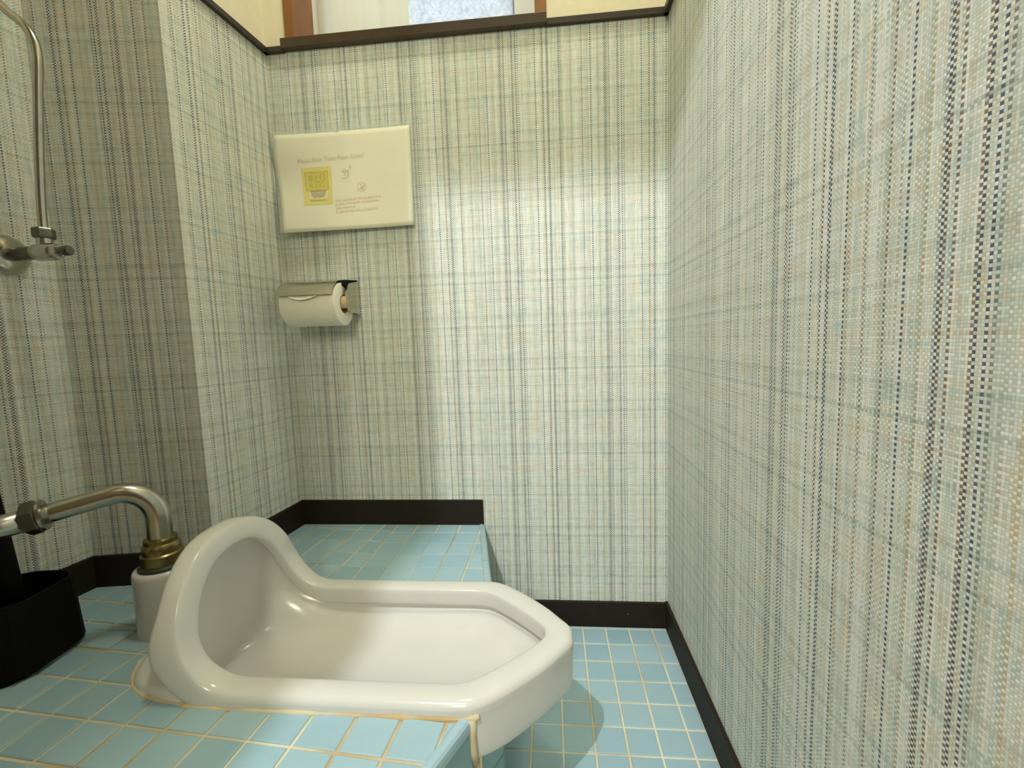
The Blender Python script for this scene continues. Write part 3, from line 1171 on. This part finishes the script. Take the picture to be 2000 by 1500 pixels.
p_nt = lathe('compression_nut', [(0.0118, 0.019), (0.0132, 0.021), (0.0132, 0.032), (0.0118, 0.034)], (bx, VY - 0.003, VZ), (0, 0, 1), M_DKMETAL, seg=6, sharp=20)
sp = catmull([(bx, VY - 0.003, VZ + 0.030), (bx + 0.004, VY - 0.004, 0.87), (bx + 0.014, VY - 0.006, 0.94), (bx + 0.026, VY - 0.008, 1.01), (bx + 0.033, VY - 0.008, 1.065), (bx + 0.022, VY - 0.008, 1.098), (bx - 0.010, VY - 0.008, 1.128), (bx - 0.035, VY - 0.006, 1.160), (bx - 0.045, VY - 0.004, 1.22), (bx - 0.047, VY - 0.004, 1.4), (bx - 0.047, VY - 0.004, 1.7)], 70)
p_tb = tube('supply_pipe', sp, 0.0056, M_CHROME, seg=16)
adopt(sv, p_fl, p_st, p_bd, p_gl, p_kn, p_nk, p_nt, p_tb)

# ------------------------------------------------------------------ toilet brush and its holder
bh = empty('brush_holder', (-0.958, -0.435, HP + 0.0027))
tag(bh, 'black plastic box holding the toilet brush on the tiles at the left', 'brush holder')


def frustum(name, base, top, z0, z1, mat, wall=0.003, floor_t=0.004):
    n = len(base)
    V = [(p[0], p[1], z0) for p in base] + [(p[0], p[1], z1) for p in top]
    cin = lambda P, d: inset(P, d)
    ti, bi = cin(top, wall), cin(base, wall)
    V += [(p[0], p[1], z1) for p in ti] + [(p[0], p[1], z0 + floor_t) for p in bi]
    F = []
    for i in range(n):
        j = (i + 1) % n
        F.append((i, j, n + j, n + i))
        F.append((n + i, n + j, 2 * n + j, 2 * n + i))
        F.append((2 * n + i, 2 * n + j, 3 * n + j, 3 * n + i))
    F.append(tuple(reversed(range(n))))
    F.append(tuple(range(3 * n, 4 * n)))
    return fix_normals(mesh_obj(name, V, F, mat))


def rrect(cx, cy, hx, hy, r, rot, n=4):
    out = []
    for sx, sy, a0 in ((1, 1, 0), (-1, 1, 90), (-1, -1, 180), (1, -1, 270)):
        for k in range(n + 1):
            a = math.radians(a0 + 90 * k / n)
            x, y = sx * (hx - r) + r * math.cos(a), sy * (hy - r) + r * math.sin(a)
            out.append((cx + x * math.cos(rot) - y * math.sin(rot), cy + x * math.sin(rot) + y * math.cos(rot)))
    return out


BR = 0.12
z0 = HP + 0.0027
b1 = frustum('holder_box', rrect(-0.957, -0.450, 0.051, 0.056, 0.034, BR), rrect(-0.957, -0.450, 0.046, 0.051, 0.030, BR), z0 + 0.005, z0 + 0.098, M_BLACK)
b2 = frustum('holder_foot', rrect(-0.962, -0.454, 0.049, 0.055, 0.034, BR), rrect(-0.962, -0.454, 0.048, 0.054, 0.033, BR), z0, z0 + 0.006, M_BLACK, floor_t=0.002)
adopt(bh, b1, b2)
tb = empty('toilet_brush', (-0.974, -0.446, z0 + 0.02))
tag(tb, 'black toilet brush standing upright in the black box', 'toilet brush')
h1 = tube('handle', [(-0.982, -0.436, z0 + 0.055), (-0.982, -0.436, z0 + 0.10), (-0.988, -0.437, z0 + 0.18), (-0.995, -0.438, z0 + 0.28), (-0.999, -0.438, z0 + 0.36)], [0.012, 0.0125, 0.0115, 0.0095, 0.0105], M_BLACK, seg=18)
h2 = lathe('bristles', [(0.008, 0.0), (0.018, 0.006), (0.021, 0.02), (0.018, 0.034), (0.010, 0.038)], (-0.974, -0.446, z0 + 0.016), (0, 0, 1), M_BLACK, seg=20)
adopt(tb, h1, h2)

# ------------------------------------------------------------------ toilet paper holder and roll
th = empty('paper_holder', (-0.72, 0.0, 0.74))
tag(th, 'steel toilet paper holder with a curved cover on the back wall', 'paper holder')
RX0, RX1 = -0.777, -0.661
RYc, RZc, RR = -0.058, 0.726, 0.043


def sheet(name, prof, x0, x1, t, mat, taper=0.0):
    """profile (y, z) swept along x, with thickness"""
    n = len(prof)
    V, F = [], []
    for x, tp in ((x0, 0), (x1, taper)):
        for i, (y, z) in enumerate(prof):
            a, b = prof[max(i - 1, 0)], prof[min(i + 1, n - 1)]
            d = Vector((b[0] - a[0], b[1] - a[1])).normalized()
            V.append((x, y, z))
        for i, (y, z) in enumerate(prof):
            a, b = prof[max(i - 1, 0)], prof[min(i + 1, n - 1)]
            d = Vector((b[0] - a[0], b[1] - a[1])).normalized()
            V.append((x, y + d.y * t, z - d.x * t))
    m = 2 * n
    loop = list(range(n)) + list(range(2 * n - 1, n - 1, -1))
    for i in range(len(loop)):
        j = (i + 1) % len(loop)
        F.append((loop[i], loop[j], m + loop[j], m + loop[i]))
    for i in range(n - 1):
        F.append((i, i + 1, n + i + 1, n + i))
        F.append((m + i, m + i + 1, m + n + i + 1, m + n + i))
    return fix_normals(mesh_obj(name, V, F, mat, smooth=True))


cov = [(-0.002, 0.777)]
for k in range(9):
    a = math.radians(88 + 72 * k / 8)
    cov.append((RYc + (RR + 0.006) * math.cos(a), RZc + (RR + 0.004) * math.sin(a)))
cover = shade_auto(sheet('cover', cov, -0.780, -0.664, 0.0012, M_STEEL), 50)


def plate(name, poly_yz, x0, x1, mat, bev=0.0):
    n = len(poly_yz)
    V = [(x0, y, z) for y, z in poly_yz] + [(x1, y, z) for y, z in poly_yz]
    F = [tuple(range(n)), tuple(range(2 * n - 1, n - 1, -1))]
    for i in range(n):
        j = (i + 1) % n
        F.append((i, j, n + j, n + i))
    return fix_normals(mesh_obj(name, V, F, mat))


endp = plate('end_plate', [(0, 0.708), (0, 0.776), (-0.010, 0.777), (-0.052, 0.768), (-0.066, 0.748), (-0.066, 0.722), (-0.055, 0.710)], -0.654, -0.652, M_STEEL)
endp2 = plate('end_plate', [(0, 0.708), (0, 0.776), (-0.010, 0.777), (-0.052, 0.768), (-0.066, 0.748), (-0.066, 0.722), (-0.055, 0.710)], -0.786, -0.784, M_STEEL)
backp = box('back_plate', (-0.784, -0.0015, 0.708), (-0.654, 0.0, 0.777), M_STEEL)
arm = plate('hinge_arm', [(-0.001, 0.781), (-0.058, 0.775), (-0.066, 0.764), (-0.05, 0.760), (-0.001, 0.772)], -0.664, -0.655, M_BLACK)
arm['label'] = 'black hinge arm at the right end of the cover'
rod = tube('spindle_rod', [(-0.785, RYc, RZc + 0.004), (-0.653, RYc, RZc + 0.004)], 0.0125, M_CARD, seg=20)
adopt(th, cover, endp, endp2, backp, arm, rod)
tr = empty('toilet_paper_roll', (-0.734, RYc, RZc))
tag(tr, 'white toilet paper roll under the steel cover on the back wall', 'toilet paper')
rp = [(0.0195, 0.0), (RR - 0.002, 0.0), (RR, 0.0015), (RR, RX1 - RX0 - 0.0015), (RR - 0.002, RX1 - RX0), (0.0195, RX1 - RX0)]


def ringlathe(name, prof, org, mat, seg=48):
    V, F = [], []
    for r, h in prof:
        for k in range(seg):
            a = 2 * math.pi * k / seg
            V.append((org[0] + h, org[1] + r * math.cos(a), org[2] + r * math.sin(a)))
    m = len(prof)
    for i in range(m):
        i2 = (i + 1) % m
        for k in range(seg):
            k2 = (k + 1) % seg
            F.append((i * seg + k, i * seg + k2, i2 * seg + k2, i2 * seg + k))
    return shade_auto(fix_normals(mesh_obj(name, V, F, mat, smooth=True)), 50)


roll_m = ringlathe('roll', rp, (RX0, RYc, RZc), M_PAPER)
core_m = ringlathe('core', [(0.0195, 0.0005), (0.0195, RX1 - RX0 - 0.0005), (0.0183, RX1 - RX0 - 0.0005), (0.0183, 0.0005)], (RX0, RYc, RZc), M_CARD)
# torn loose end hanging just below the edge of the cover
V, F = [], []
n = 14
for i in range(n + 1):
    s = i / n
    x = RX0 + 0.016 + 0.090 * s
    ln = 0.0200 * (math.sin(math.pi * min(1, s * 1.05)) ** 0.7 if 0 < s < 0.95 else 0.0) * (1 - 0.55 * s) + 0.001
    for k in range(4):
        f = k / 3
        a = math.radians(150) + f * ln / RR
        r = RR + 0.0012 + 0.0055 * f * f * (1 if ln > 0.004 else .2)
        V.append((x, RYc + r * math.cos(a), RZc + r * math.sin(a)))
for i in range(n):
    for k in range(3):
        a = i * 4 + k
        F.append((a, a + 1, a + 5, a + 4))
loose = mesh_obj('loose_end', V, F, M_PAPER, smooth=True)
adopt(tr, roll_m, core_m, loose)

# ------------------------------------------------------------------ laminated notice
no = empty('notice', (-0.668, -0.002, 0.987))
tag(no, 'cream laminated notice with a yellow picture taped to the back wall', 'notice')
PX0, PX1, PZ0, PZ1 = -0.812, -0.5215, 0.886, 1.0885


def wave(s, t):
    """distance of the sheet from the wall; s left-right, t bottom-top"""
    y = 0.0035 + 0.011 * (1 - s) ** 3 * (0.5 + 0.5 * math.sin(t * 7.5 + 0.6))
    y += 0.010 * (1 - t) ** 3 + 0.0025 * math.exp(-((s - 0.5) / 0.03) ** 2) * t ** 6
    y += 0.002 * math.sin(s * 6) * (1 - t)
    return -y


def edge_x(s, t):
    x = PX0 + (PX1 - PX0) * s
    x += (1 - s) ** 4 * (0.006 * math.sin(t * 6.0 + 0.9) - 0.002 + 0.012 * (1 - t) * 0.5)
    return x


def surf(name, x0, x1, z0, z1, lift, mat, nu=28, nv=20, thick=True):
    """patch of the notice (fractions of the sheet), following its curl"""
    V, F = [], []
    for layer in ((0, 1) if thick else (0,)):
        for j in range(nv + 1):
            for i in range(nu + 1):
                s, t = x0 + (x1 - x0) * i / nu, z0 + (z1 - z0) * j / nv
                sc, tc2 = min(max(s, 0), 1), min(max(t, 0), 1)
                dip = -0.0022 * math.exp(-((s - 0.47) / 0.02) ** 2) * max(0, t) ** 12
                V.append((edge_x(sc, tc2) + (s - sc) * (PX1 - PX0), wave(sc, tc2) - lift + layer * 0.0003, PZ0 + (PZ1 - PZ0) * t + dip + 0.004 * (s - 0.5)))
    m = (nu + 1) * (nv + 1)
    for j in range(nv):
        for i in range(nu):
            a = j * (nu + 1) + i
            F.append((a, a + 1, a + nu + 2, a + nu + 1))
            if thick:
                F.append((m + a + nu + 1, m + a + nu + 2, m + a + 1, m + a))
    if thick:
        rim = [i for i in range(nu + 1)] + [j * (nu + 1) + nu for j in range(1, nv + 1)] + [nv * (nu + 1) + i for i in range(nu - 1, -1, -1)] + [j * (nu + 1) for j in range(nv - 1, 0, -1)]
        for i in range(len(rim)):
            a, b = rim[i], rim[(i + 1) % len(rim)]
            F.append((b, a, m + a, m + b))
    return mesh_obj(name, V, F, mat, smooth=True)


def flatmat(name, c):
    return simple(name, c, 0.5, noise=0.02)


M_YEL = flatmat('yellow_print', lin(236, 220, 136))
M_YEL2 = flatmat('mustard_print', lin(224, 208, 112))
M_YEL3 = flatmat('olive_print', lin(206, 190, 98))
M_WHT = flatmat('pale_print', lin(240, 232, 196))
M_GRY = flatmat('faded_grey_print', lin(190, 176, 136))
M_INK = flatmat('faded_ink', lin(216, 206, 174))
M_PNK = flatmat('faded_pink_ink', lin(238, 216, 196))
M_RED = flatmat('faded_red_ink', lin(224, 190, 170))
paper = surf('sheet', 0, 1, 0, 1, 0, M_SHEET)
film = surf('laminate_film', -0.022, 1.012, -0.002, 1.035, -0.0005, M_FILM)
kids = [paper, film]
# the yellow picture: panel, darker frame, marks, white caption
YX0, YX1, YZ0, YZ1 = 0.185, 0.405, 0.275, 0.665
kids.append(surf('yellow_panel', YX0, YX1, YZ0, YZ1, 0.0004, M_YEL, 8, 8, False))


def yp(a, b, c, d):
    return (YX0 + (YX1 - YX0) * a, YX0 + (YX1 - YX0) * b, YZ0 + (YZ1 - YZ0) * c, YZ0 + (YZ1 - YZ0) * d)


kids.append(surf('picture_panel', *yp(0.12, 0.88, 0.40, 0.87), 0.0006, M_YEL2, 4, 4, False))
for a, b, c, d in ((.10, .88, .86, .885), (.10, .13, .40, .87), (.86, .885, .38, .87), (.12, .88, .385, .405)):
    kids.append(surf('picture_border', *yp(a, b, c, d), 0.0007, M_YEL3, 3, 3, False))
for a, b, c, d in ((.24, .36, .65, .79), (.24, .33, .49, .58), (.45, .50, .62, .78), (.60, .65, .66, .82), (.66, .78, .80, .83), (.74, .78, .64, .80), (.46, .72, .60, .625), (.46, .50, .47, .58), (.58, .62, .47, .58), (.70, .78, .46, .49)):
    kids.append(surf('picture_mark', *yp(a, b, c, d), 0.0008, M_YEL3, 3, 3, False))
kids.append(surf('caption_panel', *yp(0.20, 0.84, 0.17, 0.38), 0.0006, M_WHT, 4, 4, False))
for a, b, c, d in ((.25, .80, .34, .38), (.27, .78, .285, .325), (.28, .76, .235, .27), (.34, .72, .195, .225), (.22, .80, .11, .13)):
    kids.append(surf('caption_line', *yp(a, b, c, d), 0.0008, M_GRY, 4, 2, False))


def text(name, body, s0, t0, size, mat, shear=0.0, rot=0.0, width=None):
    cu = bpy.data.curves.new(name, 'FONT')
    cu.body = body
    cu.size = size
    cu.resolution_u = 2
    tmp = bpy.data.objects.new('tmp', cu)
    COL.objects.link(tmp)
    dg = bpy.context.evaluated_depsgraph_get()
    me = bpy.data.meshes.new_from_object(tmp.evaluated_get(dg))
    bpy.data.objects.remove(tmp)
    me.name = name
    xs = [v.co.x for v in me.vertices]
    k = (width / (max(xs) - min(xs))) if width else 1.0
    c, s = math.cos(rot), math.sin(rot)
    for v in me.vertices:
        x, z = v.co.x * k, v.co.y
        x, z = c * x - s * z, s * x + c * z
        ss = s0 + x / (PX1 - PX0)
        tt = t0 + z / (PZ1 - PZ0)
        v.co = (edge_x(ss, tt), wave(ss, tt) - 0.0008, PZ0 + (PZ1 - PZ0) * tt + 0.004 * (ss - 0.5))
    me.materials.clear()
    me.materials.append(mat)
    o = bpy.data.objects.new(name, me)
    COL.objects.link(o)
    return o


kids.append(text('heading', 'Please Flush Toilet Paper Down!', 0.165, 0.715, 0.0120, M_INK, rot=0.02, width=0.142))
kids.append(text('small_mark', 'X', 0.605, 0.41, 0.016, M_RED, rot=-0.3))
bpy_ring = []
V, F = [], []
for k in range(24):
    for r in (0.0085, 0.0098):
        a = 2 * math.pi * k / 24
        ss, tt = 0.625 + r * math.cos(a) / (PX1 - PX0), 0.435 + r * math.sin(a) / (PZ1 - PZ0)
        V.append((edge_x(ss, tt), wave(ss, tt) - 0.0007, PZ0 + (PZ1 - PZ0) * tt + 0.004 * (ss - 0.5)))
for k in range(24):
    a, b = 2 * k, 2 * ((k + 1) % 24)
    F.append((a, a + 1, b + 1, b))
kids.append(mesh_obj('ring_mark', V, F, M_PNK))
for (ss, tt, w_, h_) in ((.48, .60, .045, .008), (.50, .565, .010, .06), (.525, .545, .010, .07), (.485, .53, .04, .008), (.545, .62, .008, .04)):
    kids.append(surf('faint_mark', ss, ss + w_, tt, tt + h_, 0.0006, M_INK, 3, 2, False))
for q, (tt, wd) in enumerate(((.300, .34), (.262, .33), (.222, .15), (.180, .32))):
    x = 0.425
    rr = random.Random(q)
    while x < 0.425 + wd:
        L = rr.uniform(0.012, 0.05)
        L = min(L, 0.425 + wd - x)
        kids.append(surf('print_line', x, x + L, tt + (x - .42) * 0.05, tt + 0.020 + (x - .42) * 0.05, 0.0006, M_PNK, 3, 1, False))
        x += L + 0.008
adopt(no, *kids)
